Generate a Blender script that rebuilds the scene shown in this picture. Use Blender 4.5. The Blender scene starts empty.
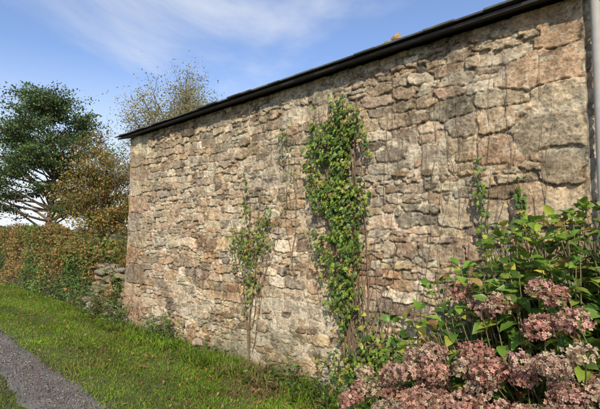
import bpy, math, numpy as np
from mathutils import Vector
R=np.random.RandomState(7)
scene=bpy.context.scene
scene.view_settings.view_transform='Standard'; scene.view_settings.look='None'; scene.view_settings.exposure=0

# ---------------------------------------------------------------- helpers
_tab=np.random.RandomState(3).rand(256,256)
def vnoise(x,y,s=0):
    x=x+s*17.31; y=y+s*9.77
    xi=np.floor(x).astype(int); yi=np.floor(y).astype(int)
    fx=x-xi; fy=y-yi; fx=fx*fx*(3-2*fx); fy=fy*fy*(3-2*fy)
    a=_tab[xi&255,yi&255]; b=_tab[(xi+1)&255,yi&255]; c=_tab[xi&255,(yi+1)&255]; d=_tab[(xi+1)&255,(yi+1)&255]
    return (a*(1-fx)+b*fx)*(1-fy)+(c*(1-fx)+d*fx)*fy
def fbm(x,y,o=4,s=0):
    r=0; a=.5; t=0
    for i in range(o):
        r=r+a*vnoise(x*2**i,y*2**i,s+i*3.1); t+=a; a*=.5
    return r/t
def ss(a,b,x):
    t=np.clip((x-a)/(b-a),0,1); return t*t*(3-2*t)
def mk(name,V,F,C=None,mat=None,smooth=False,parent=None):
    V=np.asarray(V,dtype=np.float32).reshape(-1,3)
    if not isinstance(F,list): F=[F]
    F=[np.asarray(f,dtype=np.int32) for f in F if len(f)]
    me=bpy.data.meshes.new(name)
    loops=np.concatenate([f.ravel() for f in F])
    tot=np.concatenate([np.full(len(f),f.shape[1],dtype=np.int32) for f in F])
    st=np.concatenate([[0],np.cumsum(tot)[:-1]]).astype(np.int32)
    me.vertices.add(len(V)); me.vertices.foreach_set('co',V.ravel())
    me.loops.add(len(loops)); me.loops.foreach_set('vertex_index',loops)
    me.polygons.add(len(tot)); me.polygons.foreach_set('loop_start',st); me.polygons.foreach_set('loop_total',tot)
    me.polygons.foreach_set('use_smooth',np.full(len(tot),smooth,dtype=bool))
    me.update(calc_edges=True); me.validate()
    if C is not None:
        C=np.asarray(C,dtype=np.float32)
        at=me.color_attributes.new('Col','FLOAT_COLOR','POINT')
        cc=np.ones((len(V),4),dtype=np.float32); cc[:,:3]=np.clip(C,0,1); at.data.foreach_set('color',cc.ravel())
    ob=bpy.data.objects.new(name,me); scene.collection.objects.link(ob)
    if mat: me.materials.append(mat)
    if parent: ob.parent=parent
    return ob
class Acc:
    def __init__(s): s.V=[];s.F={};s.C=[];s.n=0
    def add(s,V,F,C):
        V=np.asarray(V,float).reshape(-1,3)
        C=np.asarray(C,float)
        if C.ndim==1: C=np.tile(C,(len(V),1))
        if not isinstance(F,list): F=[F]
        for f in F:
            f=np.asarray(f)
            s.F.setdefault(f.shape[1],[]).append(f+s.n)
        s.V.append(V); s.C.append(C); s.n+=len(V)
    def make(s,name,mat,smooth=False,parent=None):
        return mk(name,np.concatenate(s.V),[np.concatenate(v) for v in s.F.values()],np.concatenate(s.C),mat,smooth,parent)
def empty(name,loc=(0,0,0)):
    e=bpy.data.objects.new(name,None); scene.collection.objects.link(e); return e
def nrm(a): return a/np.maximum(np.linalg.norm(a,axis=-1,keepdims=True),1e-9)
def frames(d,n):
    d=nrm(d); n=n-(n*d).sum(1,keepdims=True)*d; n=nrm(n); b=np.cross(n,d)
    return np.stack([d,b,n],axis=1)   # rows
def scatter(acc,T,TF,pos,fr,sc,col,tc=None):
    T=np.asarray(T,float); N=len(pos); k=len(T)
    sc=np.asarray(sc,float)
    if sc.ndim==1: sc=sc[:,None]
    P=np.einsum('kj,njm->nkm',T,fr)*sc[:,None,:]+pos[:,None,:]
    C=np.repeat(col[:,None,:],k,axis=1)
    if tc is not None: C=C*np.asarray(tc)[None,:,None]
    Fs=[]
    for f in (TF if isinstance(TF,list) else [TF]):
        f=np.asarray(f); Fs.append((f[None]+(np.arange(N)*k)[:,None,None]).reshape(-1,f.shape[1]))
    acc.add(P.reshape(-1,3),Fs,C.reshape(-1,3))
def tube(acc,pts,rad,col,seg=6):
    pts=np.asarray(pts,float); n=len(pts); rad=np.broadcast_to(np.asarray(rad,float),(n,))
    t=nrm(np.gradient(pts,axis=0)); ref=np.array([.31,.2,.93]) if abs(t[0][2])<.9 else np.array([1.,.1,0])
    a=nrm(np.cross(t,ref)); b=np.cross(t,a)
    th=np.linspace(0,2*np.pi,seg,endpoint=False)
    V=pts[:,None,:]+rad[:,None,None]*(np.cos(th)[None,:,None]*a[:,None,:]+np.sin(th)[None,:,None]*b[:,None,:])
    i=np.arange(n-1)[:,None]*seg; j=np.arange(seg)[None,:]; j2=(j+1)%seg
    F=np.stack([i+j,i+j2,i+seg+j2,i+seg+j],-1).reshape(-1,4)
    acc.add(V.reshape(-1,3),F,col)
def curvep(a,b,n=8,wob=.1,sag=0,rng=R):
    a=np.array(a,float);b=np.array(b,float);t=np.linspace(0,1,n)[:,None]
    L=np.linalg.norm(b-a); p=a+(b-a)*t
    for k in range(1,3):
        p=p+np.sin(np.pi*k*t)*np.clip(rng.randn(1,3),-1.6,1.6)*wob*L/k*.5
    p[:,2]+=(np.sin(np.pi*t)*sag*L)[:,0]
    return p
def rdir(n,rng=R): return nrm(rng.randn(n,3))
def pal(cols,n,rng=R,var=.15,w=None,cv=.05):
    cols=np.array(cols); i=rng.choice(len(cols),n,p=w)
    return cols[i]*(1+var*rng.randn(n,1))*(1+cv*rng.randn(n,3))

# ---------------------------------------------------------------- materials
def mat_col(name,rough=.9,noise=None,bump=None,trans=0,spec=.3,namp=.35):
    m=bpy.data.materials.new(name); m.use_nodes=True; N=m.node_tree.nodes; L=m.node_tree.links
    p=N['Principled BSDF']; p.inputs['Roughness'].default_value=rough; p.inputs['Specular IOR Level'].default_value=spec
    a=N.new('ShaderNodeAttribute'); a.attribute_name='Col'; src=a.outputs['Color']
    tc=N.new('ShaderNodeTexCoord')
    if noise:
        n=N.new('ShaderNodeTexNoise'); n.inputs['Scale'].default_value=noise; n.inputs['Detail'].default_value=5; n.inputs['Roughness'].default_value=.65
        L.new(tc.outputs['Object'],n.inputs['Vector'])
        r=N.new('ShaderNodeMapRange'); r.inputs[1].default_value=.3; r.inputs[2].default_value=.7; r.inputs[3].default_value=1-namp; r.inputs[4].default_value=1+namp
        L.new(n.outputs['Fac'],r.inputs[0])
        mx=N.new('ShaderNodeVectorMath'); mx.operation='SCALE'; L.new(src,mx.inputs[0]); L.new(r.outputs[0],mx.inputs['Scale']); src=mx.outputs[0]
    L.new(src,p.inputs['Base Color'])
    if bump:
        n2=N.new('ShaderNodeTexNoise'); n2.inputs['Scale'].default_value=bump[0]; n2.inputs['Detail'].default_value=6; n2.inputs['Roughness'].default_value=.7
        L.new(tc.outputs['Object'],n2.inputs['Vector'])
        b=N.new('ShaderNodeBump'); b.inputs['Strength'].default_value=bump[1]; b.inputs['Distance'].default_value=bump[2]
        L.new(n2.outputs['Fac'],b.inputs['Height']); L.new(b.outputs[0],p.inputs['Normal'])
    if trans:
        t=N.new('ShaderNodeBsdfTranslucent'); L.new(src,t.inputs['Color'])
        mix=N.new('ShaderNodeMixShader'); mix.inputs[0].default_value=trans
        L.new(p.outputs[0],mix.inputs[1]); L.new(t.outputs[0],mix.inputs[2]); L.new(mix.outputs[0],N['Material Output'].inputs['Surface'])
    return m
M_stone=mat_col('stone_masonry',.95,80,(55,1.0,.009),spec=.1,namp=.34)
M_slate=mat_col('slate',.7,14,(40,.4,.004),spec=.4)
M_wood=mat_col('wood_bark',.9,20,(30,.6,.01))
M_stem=mat_col('dry_stem',.9,60,None)
M_leaf=mat_col('leaf',.5,None,None,.35,.4)
M_ivy=mat_col('ivy_leaf',.42,40,None,.25,.4,.2)
M_hleaf=mat_col('hydrangea_leaf',.4,25,(60,.4,.003),.33,.45,.2)
M_petal=mat_col('dried_petal',.85,60,None,.3,.1,.25)
M_grass=mat_col('grass_blade',.6,None,None,.4,.2)
M_metal=mat_col('zinc',.6,12,None,0,.3,.12)

# ---------------------------------------------------------------- camera
D=3.3; EYE=1.6
cd=bpy.data.cameras.new('camera'); cam=bpy.data.objects.new('camera',cd); scene.collection.objects.link(cam)
cam.location=(0,-D,EYE); cam.rotation_euler=(math.radians(90+3.4),0,math.radians(43.7))
cd.lens=26; cd.sensor_width=36; cd.clip_start=.05; cd.clip_end=2000; scene.camera=cam

# ---------------------------------------------------------------- light / sky
SE,SA=math.radians(37),math.radians(40)
sd=np.array([math.sin(SA)*math.cos(SE),-math.cos(SA)*math.cos(SE),math.sin(SE)])
sl=bpy.data.lights.new('sun','SUN'); sl.energy=5.0; sl.angle=math.radians(.5); sl.color=(1,.92,.78)
so=bpy.data.objects.new('sun',sl); scene.collection.objects.link(so)
so.rotation_euler=Vector(sd).to_track_quat('Z','Y').to_euler()
w=bpy.data.worlds.new('World'); scene.world=w; w.use_nodes=True; N=w.node_tree.nodes; L=w.node_tree.links
bg=N['Background']; bg.inputs['Strength'].default_value=.13
sky=N.new('ShaderNodeTexSky'); sky.sky_type='NISHITA'; sky.sun_disc=False; sky.sun_elevation=SE; sky.sun_rotation=math.atan2(sd[0],sd[1]); sky.dust_density=.5; sky.ozone_density=1.6
tint=N.new('ShaderNodeVectorMath'); tint.operation='MULTIPLY'; tint.inputs[1].default_value=(1.12,1.24,1.50); L.new(sky.outputs[0],tint.inputs[0])
tc=N.new('ShaderNodeTexCoord'); sep=N.new('ShaderNodeSeparateXYZ'); L.new(tc.outputs['Generated'],sep.inputs[0])
ad=N.new('ShaderNodeMath'); ad.operation='ADD'; ad.inputs[1].default_value=.25; L.new(sep.outputs['Z'],ad.inputs[0])
mxx=N.new('ShaderNodeMath'); mxx.operation='MAXIMUM'; mxx.inputs[1].default_value=.05; L.new(ad.outputs[0],mxx.inputs[0])
dx=N.new('ShaderNodeMath'); dx.operation='DIVIDE'; L.new(sep.outputs['X'],dx.inputs[0]); L.new(mxx.outputs[0],dx.inputs[1])
dy=N.new('ShaderNodeMath'); dy.operation='DIVIDE'; L.new(sep.outputs['Y'],dy.inputs[0]); L.new(mxx.outputs[0],dy.inputs[1])
cb=N.new('ShaderNodeCombineXYZ'); L.new(dx.outputs[0],cb.inputs[0]); L.new(dy.outputs[0],cb.inputs[1])
nz=N.new('ShaderNodeTexNoise'); nz.inputs['Scale'].default_value=1.3; nz.inputs['Detail'].default_value=7; nz.inputs['Roughness'].default_value=.55; nz.inputs['Distortion'].default_value=.5
mp=N.new('ShaderNodeMapping'); mp.inputs['Rotation'].default_value=(0,0,.5); mp.inputs['Scale'].default_value=(1,.7,1); mp.inputs['Location'].default_value=(2.75,1.45,0)
L.new(cb.outputs[0],mp.inputs[0]); L.new(mp.outputs[0],nz.inputs['Vector'])
rm=N.new('ShaderNodeMapRange'); rm.interpolation_type='SMOOTHSTEP'; rm.inputs[1].default_value=.44; rm.inputs[2].default_value=.74; rm.inputs[3].default_value=.06; rm.inputs[4].default_value=.80
L.new(nz.outputs['Fac'],rm.inputs[0])
hz=N.new('ShaderNodeMapRange'); hz.interpolation_type='SMOOTHSTEP'; hz.inputs[1].default_value=.0; hz.inputs[2].default_value=.42; hz.inputs[3].default_value=.9; hz.inputs[4].default_value=0
L.new(sep.outputs['Z'],hz.inputs[0])
mm=N.new('ShaderNodeMath'); mm.operation='MAXIMUM'; L.new(rm.outputs[0],mm.inputs[0]); L.new(hz.outputs[0],mm.inputs[1])
mix=N.new('ShaderNodeMix'); mix.data_type='RGBA'; L.new(mm.outputs[0],mix.inputs[0]); L.new(tint.outputs[0],mix.inputs[6]); mix.inputs[7].default_value=(7.0,7.2,7.5,1)
L.new(mix.outputs[2],bg.inputs['Color'])

# ---------------------------------------------------------------- ground
G=300
gx=np.concatenate([-np.geomspace(G,30,12),np.linspace(-28,8,120),np.geomspace(10,G,12)])
gy=np.concatenate([-np.geomspace(G,9,12),np.linspace(-8,8,60),np.geomspace(10,G,12)])
X,Y=np.meshgrid(gx,gy,indexing='ij')
def gz(x,y): 
    near=ss(3.,1.,np.abs(y+1.2))
    return (fbm(x*.8,y*.8,3,5)-.5)*.06*near
Z=gz(X,Y)
def gridF(a,b):
    i=np.arange(a-1)[:,None]*b; j=np.arange(b-1)[None,:]
    return np.stack([i+j,i+b+j,i+b+j+1,i+j+1],-1).reshape(-1,4)
gc=np.array([.09,.10,.035])*(.7+.6*fbm(X*1.5,Y*1.5,4,2))[...,None]
mg=mat_col('ground_turf',1,30,(60,.8,.02),namp=.5)
mk('ground',np.stack([X,Y,Z],-1),gridF(*X.shape),gc.reshape(-1,3),mg,True)

def track_mid(x): return -1.85+ .010*np.clip(-x-4,0,30)**1.25
xs=np.linspace(-40,6,700)
mt=mat_col('gravel',.95,90,(120,1,.012),namp=.55)
def track(name,mid,hw,seed):
    vs=np.linspace(-1,1,16); X,V=np.meshgrid(xs,vs,indexing='ij')
    e=hw*(1+.25*(fbm(X*2,X*0+seed*3,3,seed)-.5)*2)
    Y=mid(X)+V*e; Zt=gz(X,Y)+.004+.006*fbm(X*9,Y*9,3,8)
    c=np.array([.17,.155,.14])*(.6+.8*fbm(X*4,Y*4,4,4))[...,None]
    Zt=np.where(np.abs(V)>.95,gz(X,Y)-.01,Zt+.004)
    return mk(name,np.stack([X,Y,Zt],-1),gridF(*X.shape),c.reshape(-1,3),mt,True)
track('gravel_path',track_mid,.27,1)
track('gravel_path',lambda x:track_mid(x)-1.45,.27,2)
ico=[( .0,0,1),(.9,0,.45),(.28,.85,.45),(-.72,.53,.45),(-.72,-.53,.45),(.28,-.85,.45),(.72,.53,-.3),(-.28,.85,-.3),(-.9,0,-.3),(-.28,-.85,-.3),(.72,-.53,-.3)]
icof=[(0,1,2),(0,2,3),(0,3,4),(0,4,5),(0,5,1),(1,6,2),(2,7,3),(3,8,4),(4,9,5),(5,10,1),(2,6,7),(3,7,8),(4,8,9),(5,9,10),(1,10,6)]
g=Acc(); n=16000
px=-2.5-R.rand(n)**1.6*14; k=R.rand(n)<.8
py=track_mid(px)+R.randn(n)*.15-np.where(k,0,1.45)
s=R.uniform(.003,.011,n)
scatter(g,ico,np.array(icof),np.stack([px,py,gz(px,py)+.014],-1),frames(rdir(n),rdir(n)),s[:,None]*R.uniform(.6,1.2,(n,3)),pal([(.2,.18,.16),(.3,.28,.25),(.12,.1,.09),(.24,.17,.12)],n))
g.make('loose_gravel',mt)

def grass_template():
    V=[]
    for i,t in enumerate([0,.4,.75]):
        wd=[.045,.04,.025][i]; V+=[(t,-wd,t*t*.25),(t,wd,t*t*.25)]
    V.append((1,0,.32)); F=[(0,1,3,2),(2,3,5,4)]; return V,[np.array(F),np.array([(4,5,6)])],[.45,.45,.8,.8,1,1,1.15]
GT,GF,GCc=grass_template()
def grass(acc,x,y,h,cols,wv=None,lean=.5):
    n=len(x); d=np.stack([R.randn(n)*lean,R.randn(n)*lean,np.ones(n)],-1); nn=rdir(n); nn[:,2]=0
    wd=R.uniform(1.0,1.8,n)
    fr=frames(d,nn); 
    fr=fr*np.stack([np.ones(n),wd*(.07/np.maximum(h,.03))**.5,np.ones(n)],-1)[:,:,None]
    scatter(acc,GT,GF,np.stack([x,y,gz(x,y)-.005],-1),fr,h,cols,GCc)
def gcol(x,y,n):
    q=fbm(x*1.3,y*1.3,3,11)
    c=pal([(.165,.27,.022),(.22,.335,.028),(.31,.39,.045),(.10,.17,.018)],n,w=[.35,.35,.15,.15])
    dk=(.35+1.2*fbm(x*1.2,y*2.6,4,15)); c*=dk[:,None]*1.05
    dry=(R.rand(n)<(.07+.65*ss(.48,.64,q)*ss(7.5,3,-x))); c[dry]=pal([(.30,.24,.10),(.24,.17,.08),(.2,.13,.07)],dry.sum())
    return c
g=Acc()
n=125000
x=-2.2-R.rand(n)**1.7*22
t0=track_mid(x)+.24+.06*R.randn(n); y=t0+(0.02-t0)*R.rand(n)**.9
h=R.uniform(.022,.052,n)*(1+1.0*ss(-.40,-.0,y))*(.4+1.3*fbm(x*2,y*2,3,6))
grass(g,x,y,h,gcol(x,y,n))
n=36000
x=-2.8-R.rand(n)**1.5*20; y=track_mid(x)-.24-.95*R.rand(n); grass(g,x,y,R.uniform(.02,.05,n),gcol(x,y,n))
n=12000
x=-2.8-R.rand(n)**1.3*22; y=track_mid(x)-1.7-3*R.rand(n)**1.5; grass(g,x,y,R.uniform(.03,.08,n),gcol(x,y,n))
n=7000
x=R.uniform(-2.2,3.5,n); y=R.uniform(-2.9,.0,n); grass(g,x,y,R.uniform(.03,.08,n),gcol(x,y,n))
n=7500; c=R.randint(0,90,n); cx=-2.0-R.rand(90)*5.3; cy=-.08-.30*R.rand(90)**1.5
grass(g,cx[c]+R.randn(n)*.06,cy[c]+R.randn(n)*.05,R.uniform(.06,.17,n),gcol(cx[c],cy[c],n)*.85,lean=.45)
g.make('grass',M_grass)

LT=np.array([(0,0,0),(.3,.28,.06),(.7,.24,.02),(1,0,.08),(.7,-.24,.05),(.3,-.28,.1)])
LFc=[np.array([(0,1,2,3),(0,3,4,5)])]
a=Acc(); n=2800; x=-2.5-R.rand(n)**1.5*12; y=track_mid(x)+.2+R.rand(n)**.7*1.6; y=np.minimum(y,-.02)
nn=rdir(n)*.5; nn[:,2]+=1
scatter(a,LT,LFc,np.stack([x,y,gz(x,y)+R.uniform(.015,.05,n)],-1),frames(rdir(n),nn),R.uniform(.015,.045,n),pal([(.28,.13,.05),(.35,.2,.08),(.16,.09,.05)],n))
a.make('fallen_leaves',M_leaf)

# ---------------------------------------------------------------- masonry
PALS=[(.42,.335,.235),(.36,.285,.205),(.31,.245,.175),(.41,.305,.20),(.30,.215,.145),(.37,.275,.195),(.34,.295,.235),(.25,.205,.16),(.47,.40,.305),(.37,.255,.165),(.44,.375,.29)]
def masonry(Lw,H,res,big,seed):
    rg=np.random.RandomState(seed)
    nu=int(Lw/res)+1; nz_=int(H/res)+1
    u=np.linspace(0,Lw,nu); z=np.linspace(0,H,nz_); U,Zg=np.meshgrid(u,z,indexing='ij')
    Uw=U+.03*(fbm(U*3,Zg*3,3,seed)-.5)*2+.016*(fbm(U*18,Zg*18,3,seed+1)-.5)*2
    Zw=Zg+.03*(fbm(U*1.6,Zg*2.5,3,seed+2)-.5)*2+.016*(fbm(U*18,Zg*18,3,seed+4)-.5)*2
    S=list(big); B=list(big)
    zz=-.05
    while zz<H+.1:
        h=rg.choice([.028,.038,.05,.066])*rg.uniform(.85,1.15)
        uu=-.1-rg.rand()*.2
        while uu<Lw+.2:
            wdt=h*rg.uniform(.9,3.4)
            c=(uu+wdt,zz+h+rg.randn()*.014)
            if not any(abs(c[0]-b[0])<b[2]*1.0+wdt*.3 and abs(c[1]-b[1])<b[3]*1.0+h*.3 for b in B):
                if rg.rand()<.25 and h>.045:
                    S.append((c[0],c[1]+h*.5,wdt*.95,h*.5)); S.append((c[0]+rg.randn()*.02,c[1]-h*.5,wdt*.95,h*.5))
                else: S.append((c[0],c[1],wdt,h*rg.uniform(.85,1.12)))
            uu+=2*wdt
        zz+=2*h
    F1=np.full(U.shape,9.); F2=np.full(U.shape,9.); ID=np.zeros(U.shape,int)
    for i,(cu,cz,wu,hz) in enumerate(S):
        Rw=wu*2.3+.1; Rh=hz*2.3+.1
        a0,a1=np.searchsorted(u,[cu-Rw,cu+Rw]); b0,b1=np.searchsorted(z,[cz-Rh,cz+Rh])
        if a1<=a0 or b1<=b0: continue
        th=rg.randn()*.07; dxx=Uw[a0:a1,b0:b1]-cu; dzz=Zw[a0:a1,b0:b1]-cz
        ex=dxx*math.cos(th)+dzz*math.sin(th); ez=-dxx*math.sin(th)+dzz*math.cos(th)
        p=rg.choice([2.8,4.,8.])
        d=((np.abs(ex)/wu)**p+(np.abs(ez)/hz)**p)**(1/p)
        f1=F1[a0:a1,b0:b1]; f2=F2[a0:a1,b0:b1]; idd=ID[a0:a1,b0:b1]
        m=d<f1
        f2[...]=np.where(m,f1,np.minimum(f2,d)); idd[m]=i; f1[m]=d[m]
    Sa=np.array(S); hz=Sa[ID,3]; ns=len(S)
    edge=(F2-F1)*hz*.5
    n1=fbm(U*24,Zg*24,4,seed+7); n2=fbm(U*6,Zg*6,4,seed+8); n3=fbm(U*70,Zg*70,2,seed+9)
    rdg=1-np.abs(fbm(U*11,Zg*16,4,seed+90)-.5)*5
    edge=edge+.007*(n1-.5)*2
    bigk=(Sa[ID,2]>.14)*1.
    prot=(.012+.022*rg.rand(ns)**1.4)[ID]; tilt=(rg.randn(ns)*.12)[ID]*(Zg-Sa[ID,1])+(rg.randn(ns)*.06)[ID]*(U-Sa[ID,0])
    tilt=tilt*(1-.6*bigk)
    st=ss(-.001,.009,edge)*(prot+tilt)+.012*(n1-.5)+.009*(n2-.5)+.006*(n3-.5)+.004*np.clip(rdg,-1,1)
    st=np.where(F1>1.25,st*ss(1.7,1.25,F1),st)
    fill=fbm(U*1.3,Zg*1.7,5,seed+20)-.10*ss(.7,.2,np.minimum(U,Lw-U))
    ml=-.001+.017*ss(.38,.72,fill)+.012*(fbm(U*35,Zg*35,3,seed+9)-.5)+.006*(n3-.5)
    disp=np.maximum(st,ml); mw=ss(-.003,.003,ml-st)
    sc=pal(PALS,ns,rg,.16,cv=.022)[ID]
    streak=(fbm(U*14+seed,Zg*50,3,seed+30)-.5)
    sc=sc*(1+.8*(n1-.5)+.5*streak+.5*(n3-.5))[...,None]
    sc=sc*(.55+.45*ss(0,.008,edge))[...,None]
    mc=np.array([.47,.405,.315])*(.72+.56*fbm(U*14,Zg*14,4,seed+12))[...,None]
    C=sc*(1-mw[...,None])+mc*mw[...,None]
    big_=fbm(U*.7,Zg*1.1,4,seed+40)[...,None]
    C=C*(.82+.42*big_)
    rust=ss(.48,.68,fbm(U*2.2,Zg*2.8,5,seed+44))[...,None]; C=C*(1-rust*.5)+C*np.array([1.08,.86,.65])*rust*.5
    lich=ss(.58,.67,fbm(U*26,Zg*26,4,seed+50))*ss(.36,.56,fbm(U*2,Zg*2,4,seed+51)); C=C*(1-.5*lich[...,None])+np.array([.55,.51,.42])*.5*lich[...,None]
    dk=ss(.57,.69,fbm(U*9,Zg*6,5,seed+52))[...,None]; C=C*(1-.30*dk)
    pit=ss(.66,.74,fbm(U*45,Zg*60,3,seed+56))[...,None]; C=C*(1-.45*pit)
    vs=ss(.56,.72,fbm(U*9,Zg*.5,4,seed+60))*ss(.4*H,.95*H,Zg); C=C*(1-.30*vs[...,None])
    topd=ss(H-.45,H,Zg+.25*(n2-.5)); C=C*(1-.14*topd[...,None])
    lum=C.mean(-1,keepdims=True)
    gr=(.08+ss(.40*H,.85*H,Zg+.6*(fbm(U,Zg,3,seed+66)-.5))*.24)[...,None]; C=C*(1-gr)+lum*np.array([1.14,1.0,.83])*gr
    ms=(ss(.45,.6,fbm(U*3,Zg*3,4,seed+70))*ss(.8,.05,Zg))[...,None]; C=C*(1-.55*ms)+np.array([.09,.095,.035])*.55*ms
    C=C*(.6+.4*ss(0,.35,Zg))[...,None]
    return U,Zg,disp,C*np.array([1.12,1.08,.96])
barn=empty('stone_barn')
XL,XR=-7.12,-.57; H=3.16; Z0=-.06; DEP=5.6
Lw=XR-XL
rg=np.random.RandomState(5); big=[]
zc=0.0; k=0
while zc<H:
    hh=rg.uniform(.11,.16); big.append(((.32 if k%2 else .19),zc+hh,(.32 if k%2 else .19),hh)); zc+=2*hh; k+=1
zc=0.0; k=0
while zc<H:
    hh=rg.uniform(.10,.15); ww=(.24 if k%2 else .14); big.append((Lw-ww,zc+hh,ww,hh)); zc+=2*hh; k+=1
for(z0,hh,x0,x1,pr) in [(3.0,.07,-6.4,-.9,.5),(2.82,.085,-3.3,-1.05,.45),(2.62,.095,-2.25,-1.0,.5),(2.4,.10,-1.95,-1.0,.5),(2.18,.095,-1.75,-.95,.5),(1.97,.09,-1.5,-1.0,.5),(1.75,.09,-1.4,-1.0,.5)]:
    xx=x1+rg.uniform(-.1,.1)
    while xx>x0:
        ww=rg.uniform(.09,.17)
        if rg.rand()<pr: big.append((xx-ww-XL,z0+rg.randn()*.012-Z0,ww,hh*rg.uniform(.8,1.02)))
        xx-=2*ww+.01
U,Zg,dp,C=masonry(Lw,H-Z0,.0062,big,11)
def edgefade(U,L_): return ss(0,.05,U)*ss(0,.05,L_-U)
Xw=XL+U; z=Zg+Z0; 
bat=.26*np.clip(1-z/2.6,0,1)**1.6
Xw=Xw-bat*ss(1.6,0,U)
Yw=-dp*edgefade(U,Lw)+ .03*edgefade(U,Lw)-.05*(fbm(U*.5,z*.6,2,33)-.5)
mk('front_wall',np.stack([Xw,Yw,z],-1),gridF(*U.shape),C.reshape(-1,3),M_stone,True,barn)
RISE=DEP/2*math.tan(math.radians(15))
def gable(name,xc,sgn,seed,batter):
    U,Zg,dp,C=masonry(DEP,H-Z0,.018,[],seed)
    top=H+RISE*(1-np.abs(U-DEP/2)/(DEP/2)); z=Z0+Zg/(H-Z0)*(top-Z0)
    Xg=xc+sgn*(dp*edgefade(U,DEP))-(batter*.26*np.clip(1-z/2.6,0,1)**1.6)
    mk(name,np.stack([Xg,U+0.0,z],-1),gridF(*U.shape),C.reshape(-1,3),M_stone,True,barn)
gable('gable_wall_near',XR,1,21,0); gable('gable_wall_far',XL,-1,22,1)
def box(acc,c,s,col,rot=None):
    V=np.array([(x,y,z) for x in(-.5,.5) for y in(-.5,.5) for z in(-.5,.5)])*np.array(s)
    if rot is not None: V=V@rot.T
    acc.add(V+np.array(c),np.array([(0,1,3,2),(4,6,7,5),(0,4,5,1),(2,3,7,6),(0,2,6,4),(1,5,7,3)]),np.array(col,float))
a=Acc(); box(a,((XL+XR)/2,DEP,(H+Z0)/2),(Lw,.1,H-Z0),(.33,.26,.19)); a.make('back_wall',M_stone,False,barn)
RL=XL-.3; RR=XR+.25; pt=math.radians(15); OV=.13
rf=Acc()
for side in (0,1):
    c,s_=math.cos(pt),math.sin(pt)
    if side==1: s_=-s_
    Rm=np.array([[1,0,0],[0,c,-s_],[0,s_,c]])
    base=np.array([0,-OV if side==0 else DEP+OV,H-OV*math.tan(pt)+.03]); up=Rm@np.array([0,1 if side==0 else -1,0]); nr=Rm@np.array([0,0,1])
    SL=(DEP/2+OV)/math.cos(pt)
    c=base+up*SL/2; box(rf,((RL+RR)/2,c[1],c[2])+nr*.012*np.array([0,1,1]),(RR-RL-.06,SL-.02,.022),(.05,.042,.038),Rm)
    r=0; sp=0.
    while sp<SL-.05:
        xx=RL-R.rand()*.1
        while xx<RR:
            wd=R.uniform(.18,.28)
            x1=max(xx,RL); x2=min(xx+wd,RR)
            if x2-x1>.03:
                ln=.36 if sp<SL-.3 else SL-sp+.02
                lift=.030+R.uniform(0,.008)+.012
                tl=-.035+R.randn()*.012
                c=base+up*(sp+ln/2-.03+R.randn()*.012)+nr*lift
                ct,st_=math.cos(tl),math.sin(tl)
                if side==1: st_=-st_
                Rt=Rm@np.array([[1,0,0],[0,ct,-st_],[0,st_,ct]])
                g0=R.uniform(.06,.14)
                box(rf,(( x1+x2)/2,c[1],c[2]),(x2-x1-.004,ln,.013),(g0,g0*.97,g0*.92),Rt)
            xx+=wd
        if r==0: sp+=.10
        else: sp+=.2
        r+=1
rf.make('slate_roof',M_slate,False,barn)
a=Acc()
th=np.linspace(0,np.pi,9)
for i,xx in enumerate(np.arange(RL,RR,.33)):
    x0=xx; x1=min(xx+.345,RR); ring=[]
    for q in(x0,x1):
        for rr in(.11+.004*(i%2),.095):
            ring.append(np.stack([np.full(9,q),DEP/2+np.cos(th)*rr,H+RISE-.03+.05+np.sin(th)*rr],-1))
    V=np.concatenate([ring[0],ring[2],ring[1],ring[3]]); F=[]
    for j in range(8): F+=[(j,j+1,9+j+1,9+j),(18+j,27+j,27+j+1,18+j+1),(j,18+j,18+j+1,j+1),(9+j,9+j+1,27+j+1,27+j)]
    a.add(V,np.array(F),np.array([.32,.15,.08])*R.uniform(.8,1.1))
a.make('ridge_tiles',M_slate,False,barn)
import bmesh
def rock(acc,c,s,col,seed,sub=2):
    bm=bmesh.new(); bmesh.ops.create_icosphere(bm,subdivisions=sub,radius=1)
    V=np.array([v.co[:] for v in bm.verts]); F=np.array([[v.index for v in f.verts] for f in bm.faces]); bm.free()
    q=np.random.RandomState(seed); 
    for _ in range(9):
        d=nrm(q.randn(3)); dd=q.uniform(.55,.9); pr=V@d; V=V-np.maximum(pr-dd,0)[:,None]*d
    V=V*(1+.04*q.randn(len(V),1))
    acc.add(V*np.array(s)+np.array(c),F,np.array(col))
a=Acc(); rock(a,(-1.93,-.06,3.272),(.055,.05,.05),(.42,.26,.12),4); rock(a,(-2.02,-.06,3.245),(.04,.04,.03),(.30,.24,.12),5); a.make('eave_stone',M_stone,False,barn)
a=Acc()
tube(a,[(XR+.075,-.03,0),(XR+.075,-.03,1.5),(XR+.075,-.03,2.95),(XR+.075,-.05,3.12)],.03,(.38,.35,.31),16)
for zz in(.5,1.35): 
    tube(a,[(XR+.075,-.03,zz),(XR+.075,-.03,zz+.03)],.034,(.28,.28,.28),16); box(a,(XR+.03,-.03,zz+.015),(.06,.02,.02),(.25,.25,.25))
a.make('downpipe',M_metal,True,barn)

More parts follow.
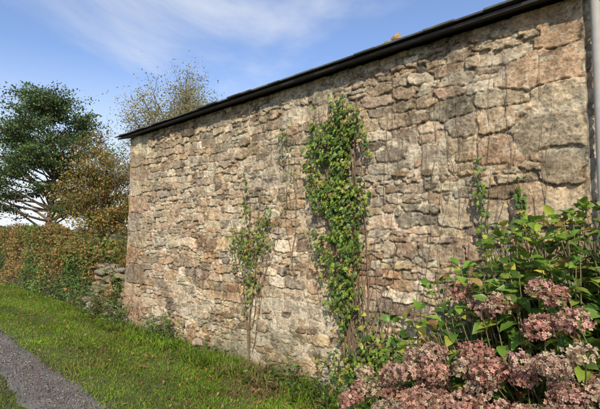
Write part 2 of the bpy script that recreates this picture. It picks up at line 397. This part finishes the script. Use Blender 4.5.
# ---------------------------------------------------------------- ivy
IV=np.array([(0,0,0),(-.12,.28,.0),(.12,.5,-.06),(.33,.28,.03),(.55,.42,-.03),(.68,.17,.03),(1,0,-.08),(.68,-.17,.03),(.55,-.42,-.03),(.33,-.28,.03),(.12,-.5,-.06),(-.12,-.28,0),(.4,0,.07)])
IF=[np.array([(12,i,i+1) for i in range(0,11)]+[(12,11,0)])]
IVC=[(.07,.13,.02),(.12,.19,.025),(.20,.27,.03),(.05,.09,.02),(.30,.31,.04),(.30,.20,.06)]
IVW=[.25,.25,.2,.12,.12,.06]
def ivy_leaves(acc,x,z,size,y0=-.03,dep=.09,cols=IVC,w=IVW,hang=1.):
    n=len(x); d=np.stack([R.randn(n)*.7,-.25+R.randn(n)*.3,-hang+R.randn(n)*.5],-1); nn=np.stack([R.randn(n)*.5,-np.ones(n),.45+R.randn(n)*.45],-1)
    fr=frames(d,nn); fr=fr*np.stack([np.ones(n),R.uniform(.65,1.,n),R.uniform(.5,3,n)],-1)[:,:,None]
    scatter(acc,IV,IF,np.stack([x,y0-R.rand(n)*dep,z],-1),fr,size,pal(cols,n,w=w,var=.22))
def wallstem(acc,x0,z0,x1,z1,r,col,wob=.05,y=-.02,n=22):
    t=np.linspace(0,1,n); xx=x0+(x1-x0)*t; zz=z0+(z1-z0)*t
    ph=R.rand(3)*6; Ls=math.hypot(x1-x0,z1-z0)
    off=Ls*wob*(np.sin(t*4+ph[0])*.8+.35*np.sin(t*9+ph[1])+.15*np.sin(t*21+ph[2])); off-=off[0]
    p=np.stack([xx+off,np.full(n,y)-.008*np.sin(t*9+ph[2]),zz],-1); tube(acc,p,np.linspace(r,r*.35,n),col,5); return p
SC=(.17,.115,.07)
e=empty('climbing_ivy'); st=Acc(); lv=Acc()
prof_z=[.35,.6,1.0,1.25,1.5,1.9,2.4,2.7,2.95]
prof_l=[-2.5,-2.62,-2.78,-2.82,-2.88,-2.95,-2.95,-2.92,-2.84]
prof_r=[-2.3,-2.3,-2.34,-2.36,-2.34,-2.28,-2.26,-2.36,-2.60]
dens=[.12,.15,.28,.48,.8,1,1,.6,.25]
n=5800; zz=R.uniform(.3,2.95,n); kk=R.rand(n)<np.interp(zz,prof_z,dens); zz=zz[kk]; n=len(zz)
l=np.interp(zz,prof_z,prof_l); r_=np.interp(zz,prof_z,prof_r); uu=np.clip(.5+.27*R.randn(n),-.05,1.05)
xx=l+(r_-l)*uu; kp=fbm(xx*7,zz*5,4,77)>.42; xx=xx[kp]; zz=zz[kp]
ivy_leaves(lv,xx,zz,R.uniform(.025,.058,len(xx)),dep=.11)
for i in range(12): 
    tx=R.uniform(-2.9,-2.4); wallstem(st,-2.42+R.randn()*.06,.0,tx,R.uniform(2.3,2.95),.009,SC,.03)
for i in range(22): wallstem(st,-2.35+R.randn()*.05,.1,R.uniform(-2.7,-1.85),R.uniform(.8,1.6),.0045,(.22,.15,.1),.04)
for i in range(14):
    x0=R.uniform(-2.95,-2.45); wallstem(st,x0,2.4,x0+R.randn()*.12,R.uniform(2.85,3.1),.003,SC,.06)
st.make('stems',M_stem,True,e); lv.make('leaves',M_ivy,False,e)
def ivy2(stems,clusters,size=(.025,.048)):
    e=empty('climbing_ivy'); st=Acc(); lv=Acc(); 
    for s_ in stems:
        wallstem(st,*s_)
        for q in range(3):
            t=R.uniform(.3,.9); x=s_[0]+(s_[2]-s_[0])*t; z=s_[1]+(s_[3]-s_[1])*t; wallstem(st,x,z,x+R.randn()*.1,z+R.uniform(.15,.4),.003,SC,.06)
    for(cx,cz,sx,sz,n) in clusters:
        ivy_leaves(lv,cx+R.randn(n)*sx,cz+R.randn(n)*sz,R.uniform(*size,n),dep=.06)
    st.make('stems',M_stem,True,e); lv.make('leaves',M_ivy,False,e)
ivy2([(-3.95,.1,-3.75,2.2,.009,SC,.02),(-3.95,.1,-4.0,2.1,.007,SC,.03),(-3.95,.3,-4.25,1.75,.006,SC,.03),(-3.9,.5,-3.45,1.8,.006,SC,.04),(-3.9,.2,-3.6,1.5,.005,SC,.05)],
     [(-3.98,1.75,.05,.16,48),(-4.18,1.48,.07,.11,70),(-3.98,1.35,.09,.13,130),(-3.75,1.5,.07,.15,95),(-3.6,1.65,.05,.14,50),(-3.9,1.05,.08,.13,70),(-3.98,2.1,.03,.1,18),(-3.95,.75,.04,.12,14)])
ivy2([(-3.25,1.2,-3.35,2.75,.004,SC,.03),(-3.25,1.3,-3.15,2.5,.004,SC,.04)],[(-3.35,2.65,.06,.05,24),(-3.3,2.45,.07,.07,28),(-3.2,2.2,.06,.1,18),(-3.35,1.95,.05,.1,6)],(.022,.04))
ivy2([(-1.28,.3,-1.24,2.05,.006,SC,.02),(-1.3,.3,-1.2,1.9,.005,SC,.03)],[(-1.25,1.88,.018,.11,40),(-1.22,1.6,.03,.12,20)],(.03,.05))
ivy2([(-1.0,.3,-.95,1.95,.007,SC,.02),(-1.0,.3,-1.02,1.75,.005,SC,.03)],[(-.97,1.76,.022,.13,52),(-1.0,1.45,.04,.13,44)],(.03,.05))
ivy2([(-2.2,.0,-2.1,.9,.007,SC,.04)],[(-2.2,.5,.12,.18,130),(-2.35,.25,.2,.14,220),(-1.95,.35,.15,.18,200),(-1.75,.55,.12,.16,90)],(.035,.06))
a=Acc()
for i in range(38):
    cx=R.choice([-1.7,-1.45,-1.25,-1.05,-.9,-2.0]); x0=cx+R.randn()*.06; z0=R.uniform(1.5,2.6); L_=R.uniform(.25,.9)
    wallstem(a,x0,z0,x0+R.randn()*.05,min(z0+L_,3.05),R.uniform(.0014,.003),(.17,.115,.08),.022,y=-.012)
for i in range(14):
    x0=R.uniform(-6.5,-2.2); z0=R.uniform(.1,2.2); L_=R.uniform(.4,1.2)
    wallstem(a,x0,z0,x0+R.randn()*.1,min(z0+L_,3.05),.0022,(.19,.13,.09),.04,y=-.012)
for i in range(14):
    wallstem(a,-1.7+R.randn()*.15,.1,-1.5+R.randn()*.3,R.uniform(1.2,2.2),.0035,(.2,.14,.09),.025)
a.make('dead_creeper_stems',M_stem,True)

BT=np.array([(0,0,0),(.25,.16,.05),(.6,.17,.06),(1,0,-.05),(.6,-.17,.06),(.25,-.16,.05),(.3,0,0),(.65,0,.0)])
BF=[np.array([(0,6,1),(0,5,6),(7,3,2),(7,4,3)]),np.array([(6,7,2,1),(6,5,4,7)])]
def weeds(name,x0,y0,sx,sy,h,n,cols,size):
    e=Acc()
    m=max(6,n//14)
    for i in range(m):
        bx,by=x0+R.randn()*sx,min(y0+R.randn()*sy,-.03); tx=np.array([bx+R.randn()*.06,min(by+R.randn()*.06,-.04),h*R.uniform(.5,1.1)])
        p=curvep((bx,by,-.01),tx,7,.12); tube(e,p,np.linspace(.003,.0015,7),(.12,.16,.05),4)
        q=p[R.randint(1,7,14)]+R.randn(14,3)*.012; q[:,1]=np.minimum(q[:,1],-.02)
        d=rdir(14); d[:,2]=np.abs(d[:,2])*.3; nn=rdir(14)*.5; nn[:,2]+=1
        scatter(e,BT,BF,q,frames(d,nn),R.uniform(size*.6,size*1.2,14),pal(cols,14))
    e.make(name,M_leaf)
GW=[(.07,.14,.03),(.12,.2,.03),(.17,.25,.04)]
weeds('nettle_plant',-5.7,-.15,.32,.07,.38,380,GW,.07)
weeds('nettle_plant',-7.2,-.16,.2,.06,.42,300,GW,.07)
weeds('nettle_plant',-4.6,-.12,.4,.05,.18,140,GW,.05)
weeds('bramble_plant',-3.2,-.2,.35,.1,.28,320,GW+[(.2,.1,.05)],.06)
weeds('bramble_plant',-2.3,-.3,.3,.12,.42,420,GW+[(.03,.07,.02),(.2,.12,.05)],.065)
weeds('bramble_plant',-1.75,-.5,.22,.15,.5,380,[(.03,.08,.02),(.07,.14,.03),(.12,.2,.04)],.07)

# ---------------------------------------------------------------- hydrangea
hy=empty('hydrangea_bush')
def S(x,y):
    g_=.80+.92*ss(-1.25,-.6,y); return g_*(.6+.40*ss(-1.7,-.75,x))*(1-.25*ss(.6,1.5,x))*(.94+.12*vnoise(x*4,y*4,3))
heads=[(-.93,-.86,1.17),(-1.08,-.80,1.24),(-.84,-.90,1.20),(-.62,-.98,1.32),(-.55,-1.0,1.29),(-.60,-1.04,1.14),(-.46,-1.08,1.2),(-1.42,-1.05,.74),(-.42,-1.15,1.08),(-1.33,-1.12,.80),(-1.22,-1.16,.84),(-1.05,-1.2,.88),(-.9,-1.2,.93),(-.78,-1.24,.95),(-.66,-1.16,1.0),(-.52,-1.2,1.02),(-1.14,-1.06,.92),(-1.28,-.98,.86)]
tries=0
while len(heads)<135 and tries<40000:
    tries+=1
    x=R.uniform(-1.65,1.1); y=R.uniform(-1.62,-.98); zt=np.clip(S(x,y)+.06,.62,1.0)-R.rand()*.13
    if ((x+.2)/1.5)**2+((y+.9)/.74)**2>1.05 : continue
    if all((x-a_[0])**2+(y-a_[1])**2+((zt-a_[2])*1)**2>.09**2 for a_ in heads): heads.append((x,y,zt))
heads=np.array(heads)
FT=[];FF=[]
for q in range(4):
    a_=q*math.pi/2; c,s_=math.cos(a_),math.sin(a_)
    for(u_,v_,w_) in[(0.05,0,0),(.5,.42,.12),(1,.22,.22),(1,-.22,.15),(.5,-.42,.05)]:
        FT.append((u_*c-v_*s_,u_*s_+v_*c,w_))
    b=q*5; FF.append((b,b+1,b+2,b+3)); 
FF4=np.array(FF); FF3=np.array([(q*5,q*5+3,q*5+4) for q in range(4)])
fl=Acc(); stm=Acc(); lf=Acc()
HC=[(.54,.30,.24),(.52,.26,.20),(.58,.40,.29),(.56,.44,.29),(.42,.20,.15),(.55,.34,.26),(.50,.28,.20)]
for i,hp in enumerate(heads):
    rr=R.uniform(.048,.075); n=int(240*(rr/.07)**2)
    ax=nrm(np.array([hp[0]*.15+R.randn()*.25,-.45+R.randn()*.2,1.]))
    d=rdir(n*2); d=d[(d@ax)>-.35][:n]; n=len(d)
    lob=1+.10*np.sin(d[:,0]*7+i)+.10*np.sin(d[:,1]*8+i*2)
    bumpy=lob+.12*R.randn(n); P=hp+d*rr*np.array([1,1,.8])*bumpy[:,None]
    hc=np.array(HC[R.randint(len(HC))]); hc=hc*R.uniform(.78,1.06)
    C=hc*(1+.24*R.randn(n,1)); gsel=R.rand(n)<.15; C[gsel]=np.array([.54,.46,.28])*R.uniform(.7,1.1,(gsel.sum(),1)); b2=R.rand(n)<.16; C[b2]=np.array([.25,.13,.08])
    t=rdir(n)
    scatter(fl,FT,[FF4,FF3],P,frames(t,d+.4*rdir(n)),R.uniform(.008,.013,n),C)
    p0=hp-ax*rr*.5
    for q in d[:20]: tube(stm,[p0,p0+ (hp+q*rr*.9-p0)*.5,hp+q*rr*.9],.0012,(.2,.13,.07),3)
    b0=np.array([hp[0]*.55-.25+R.randn()*.1,-.55+R.randn()*.12,0]); 
    p=curvep(b0,p0,9,.08,.05); tube(stm,p,np.linspace(.007,.003,9),(.24,.17,.1),5)
ts=[0,.1,.3,.5,.7,.88,1.]; ws=[.01,.14,.29,.31,.23,.10,.0]
HT=[]
for t,wv in zip(ts,ws):
    zc=.05*math.sin(t*3)-.28*t*t
    HT+=[(t,wv,zc+wv*.32),(t,0,zc),(t,-wv,zc+wv*.32)]
HT=np.array(HT); HF=[]
for i in range(6):
    b=i*3; HF+=[(b,b+3,b+4,b+1),(b+1,b+4,b+5,b+2)]
HF=[np.array(HF)]
HLC=[(.09,.17,.025),(.14,.24,.035),(.055,.115,.02),(.27,.35,.05),(.38,.36,.06),(.30,.20,.07),(.2,.1,.05)]; HLW=[.30,.24,.19,.13,.06,.04,.04]
tips=[]
def addtips(N_,xa,xb,ya,yb,low):
    m=0;k=0
    while m<N_ and k<30000:
        k+=1; x=R.uniform(xa,xb); y=R.uniform(ya,yb)
        if ((x+.15)/1.55)**2+((y+.75)/.8)**2>1: continue
        zt=S(x,y)*(1-low*R.rand()**1.5)
        if y<-.95: zt=min(zt,.95)-.2
        tips.append((x,y,zt)); m+=1
addtips(150,-1.65,1.3,-1.5,-.12,.4)
addtips(180,-1.5,0.1,-1.0,-.3,.35)
addtips(80,-1.0,-.2,-.92,-.4,.1)
for (x,y,zt) in tips:
    b0=np.array([x*.5-.2+R.randn()*.12,-.5+.3*(y+.5)+R.randn()*.08,0]); tip=np.array([x,y,zt]); p=curvep(b0,tip,12,.07,.04)
    tube(stm,p,np.linspace(.006,.0025,12),(.2,.16,.08),5)
    m=R.randint(4,7); ti=np.linspace(.55,1,m)
    for j,tt in enumerate(ti):
        c=p[int(tt*11)]; az=j*math.pi/2+R.rand()*.5+x*7
        for sgn in(0,math.pi):
            el=R.uniform(-.3,.4) if j<m-1 else R.uniform(.2,.9)
            d=np.array([[math.cos(az+sgn)*math.cos(el),math.sin(az+sgn)*math.cos(el),math.sin(el)]])
            pos=(c+d[0]*.02)[None]; 
            if pos[0,1]>-.16: d[0,1]=-abs(d[0,1])
            cc=pal(HLC,1,w=HLW,var=.15)
            if j==m-1 and y>-.95: cc=cc*np.array([1.3,1.2,1.])
            T=HT.copy(); T[:,2]+=R.uniform(-.15,.1)*T[:,0]**2; T[:,1]*=R.uniform(.8,1.12); T[:,2]+=.02*np.sin(T[:,0]*18+R.rand()*6)*np.sign(T[:,1])
            scatter(lf,T,HF,pos,frames(d,np.array([[0,-.3,1.]])+.4*R.randn(1,3)),np.array([R.uniform(.07,.13)])*(.75 if j==m-1 else 1),cc)
fl.make('flower_heads',M_petal,False,hy); stm.make('stems',M_stem,True,hy); lf.make('leaves',M_hleaf,True,hy)

# ---------------------------------------------------------------- hedge bank, rubble wall
def htop(x): return (1.12+.38*ss(9.5,15,-x))*(.76+.52*fbm(x*1.1,x*0,4,3))
hx=np.linspace(-45,-7.4,300); hv=np.linspace(0,1,20)
A,B=np.meshgrid(hx,hv,indexing='ij')
prof=np.sin(np.pi*np.clip(B,0,1))**.6
mk('earth_bank',np.stack([A,.15+B*1.5+.15*(fbm(A*1.5,B*4,3,9)-.5),prof*htop(A)*.92-.05+.12*(fbm(A*2,B*5,3,1)-.5)],-1),gridF(*A.shape),(np.array([.12,.09,.05])*(.6+.8*fbm(A*4,B*12,4,6))[...,None]).reshape(-1,3),mg,True)
a=Acc(); n=66000
x=-7.36-R.rand(n)**1.5*24; v=R.rand(n)**1.3*.75; hgt=htop(x)
z=np.sin(np.pi*v)**.6*hgt; y=.15+v*1.5
lump=fbm(x*1.6,z*2.2,3,13); off=R.rand(n)**.6*(.10+.42*ss(.35,.7,lump))
pos=np.stack([x,y-off*.8,z+off*.5*ss(.1,.6,z)],-1)
kp=~((x>-9.3)&(z<.85)&(fbm(x*4,z*4,3,19)>.52)&(R.rand(n)<.9)); pos=pos[kp]; x=x[kp]; z=z[kp]; n=len(x); lump=lump[kp]
kind=fbm(x*.9,z*1.6,3,23)+.24*(z-.65)+R.randn(n)*.06
c=pal([(.07,.13,.02),(.11,.18,.03),(.05,.09,.02)],n)
m=kind>.54; c[m]=pal([(.33,.18,.05),(.40,.25,.07),(.25,.14,.06),(.20,.21,.05)],m.sum())
m=(lump>.58)&(kind<.5); c[m]=pal([(.16,.25,.04),(.2,.29,.05)],m.sum())
d=rdir(n); nn=rdir(n)*.7+np.array([.1,-.7,.5]); scatter(a,LT,LFc,pos,frames(d,nn),R.uniform(.03,.075,n),c)
for i in range(420):
    x0=-7.3-R.rand()**1.2*16; p0=np.array([x0,.2+R.rand()*.7,htop(np.array([x0]))[0]*R.uniform(.7,.95)]); p1=p0+np.array([R.randn()*.3,-.1-R.rand()*.35,R.uniform(.05,.42)])
    p=curvep(p0,p1,8,.1,.25); tube(a,p,.004,(.2,.12,.06),3); q=p[R.randint(2,8,26)]+R.randn(26,3)*.03
    scatter(a,LT,LFc,q,frames(rdir(26),rdir(26)+[0,0,.8]),R.uniform(.03,.07,26),pal([(.36,.19,.05),(.33,.23,.07),(.14,.2,.03),(.12,.19,.03)],26))
a.make('hedge',M_leaf)
a=Acc()
k=0
for zl in np.arange(.05,.9,.105):
    x=-7.30-R.rand()*.1
    while x>-9.0+zl*.4:
        wv=R.uniform(.06,.15); cc=pal(PALS,1)[0]*.78
        if R.rand()<.5: cc=cc*.5+np.array([.08,.10,.03])*.5
        rock(a,(x-wv,.09+zl*.16+R.randn()*.035,zl+R.randn()*.02),(wv*1.15,.17,R.uniform(.058,.085)),cc,k); k+=1; x-=2*wv*.93
a.make('rubble_stone_wall',M_stone,False)
weeds('fern_plant',-8.2,-.12,.45,.06,.6,560,GW+[(.3,.17,.06)],.07)

# ---------------------------------------------------------------- trees
def tree(name,base,H_,trunk_r,clumps,leafn,leafs,cols,bark,flat=.5,csize=.8,th=.5,lean=(0,0),twigs=6,tw=None,ccv=.25,seed=1,spread=.38,tt=.72):
    rg=np.random.RandomState(seed); e=empty(name); wd=Acc(); lf=Acc(); base=np.array(base,float)
    top=base+np.array([lean[0],lean[1],H_*tt]); tp=curvep(base-[0,0,.2],top,16,.10,0,rg)
    tube(wd,tp,np.linspace(trunk_r,trunk_r*.12,16)*(1+.5*np.exp(-np.arange(16)*1.2)),bark,9)
    for c in clumps:
        c=base+np.array(c[:3]); hgt=(c[2]-base[2])/H_; fi=np.clip(hgt*th+.12,.1,.97)*15; i0=int(fi)
        s0=tp[i0]; bp=curvep(s0,c,9,.14,.06,rg); r0=trunk_r*(1-fi/16)*.5
        tube(wd,bp,np.linspace(r0,.012,9),bark,6)
        cs=csize*rg.uniform(.65,1.25); tone=1+ccv*rg.randn()*.8
        for q in range(twigs):
            f=rg.randint(4,9); e2=c+np.clip(rg.randn(3),-1.7,1.7)*np.array([cs,cs,cs*flat])*.8; tpth=curvep(bp[f],e2,6,.15,0,rg)
            tube(wd,tpth,np.linspace(.016,.004,6),bark,4)
            m=leafn//twigs; P=tpth[rg.randint(1,6,m)]+rg.randn(m,3)*np.array([cs,cs,cs*flat])*spread
            d=rdir(m,rg); nn=rdir(m,rg)+np.array([0,-.2,.7])
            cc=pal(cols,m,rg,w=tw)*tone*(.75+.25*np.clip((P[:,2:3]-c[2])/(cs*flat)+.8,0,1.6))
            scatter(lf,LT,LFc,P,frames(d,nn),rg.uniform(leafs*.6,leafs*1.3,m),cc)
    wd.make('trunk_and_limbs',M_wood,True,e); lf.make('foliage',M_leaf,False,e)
rg=np.random.RandomState(12); cl=[]
for i in range(104):
    hz=rg.uniform(2.5,9.1); env=np.interp(hz,[2.3,3.2,5,6.5,8.2,9.5],[3.2,3.9,3.7,3.1,2.3,.6]); az=rg.rand()*6.28; rad=env*rg.uniform(.25,1)**.7
    if hz<3.3: rad=max(rad,1.8)
    cl.append((math.cos(az)*rad,math.sin(az)*rad,hz+.06*rad))
tree('pine_tree',(-26.5,4.1,0),9.4,.25,cl,420,.12,[(.06,.12,.032),(.10,.17,.038),(.045,.085,.028),(.16,.20,.05)],(.17,.115,.075),flat=.36,csize=.80,th=.95,seed=4,spread=.3,twigs=7,ccv=.38,lean=(.5,.3))
rg=np.random.RandomState(22); cl=[]
for i in range(50):
    d=nrm(rg.randn(3)); d[2]=abs(d[2])*1.0; rr=rg.uniform(.4,1); cl.append((d[0]*2.6*rr,d[1]*2.6*rr,1.6+d[2]*5.3*rr))
tree('oak_tree',(-22.4,5.7,0),7.4,.2,cl,380,.10,[(.38,.21,.05),(.40,.27,.07),(.28,.23,.05),(.17,.20,.04)],(.2,.15,.1),flat=.6,csize=.68,seed=5,spread=.32,tt=.6)
rg=np.random.RandomState(32); cl=[]
for i in range(76):
    d=nrm(rg.randn(3)); d[2]=abs(d[2]); rr=rg.uniform(.5,1); cl.append((d[0]*3.3*rr,d[1]*3.3*rr,4.2+d[2]*4.7*rr))
tree('birch_tree',(-17.6,7.4,0),9.0,.15,cl,480,.075,[(.33,.30,.09),(.36,.30,.1),(.22,.24,.07)],(.28,.22,.16),flat=.9,csize=.62,twigs=12,seed=6,spread=.36)
rg=np.random.RandomState(42); cl=[]
for i in range(24):
    d=nrm(rg.randn(3)); d[2]=abs(d[2]); rr=rg.uniform(.4,1); cl.append((d[0]*2.4*rr,d[1]*2.4*rr,2.2+d[2]*3.6*rr))
tree('oak_tree',(-19.8,7.6,0),6.3,.16,cl,260,.1,[(.3,.18,.05),(.34,.23,.07),(.2,.18,.05)],(.2,.15,.1),flat=.8,csize=.7,seed=8,tt=.6)
a=Acc(); n=16000
ang=R.uniform(math.radians(95),math.radians(215),n); dist=R.uniform(80,95,n); x=np.cos(ang)*dist; y=np.sin(ang)*dist
hm=1.2+3.2*fbm(ang*14,ang*0,4,2)**1.5; z=R.rand(n)*hm
scatter(a,LT,LFc,np.stack([x,y,z],-1),frames(rdir(n),rdir(n)),R.uniform(.3,.8,n),pal([(.12,.15,.08),(.15,.16,.09),(.2,.16,.09)],n))
a.make('distant_trees',M_leaf)
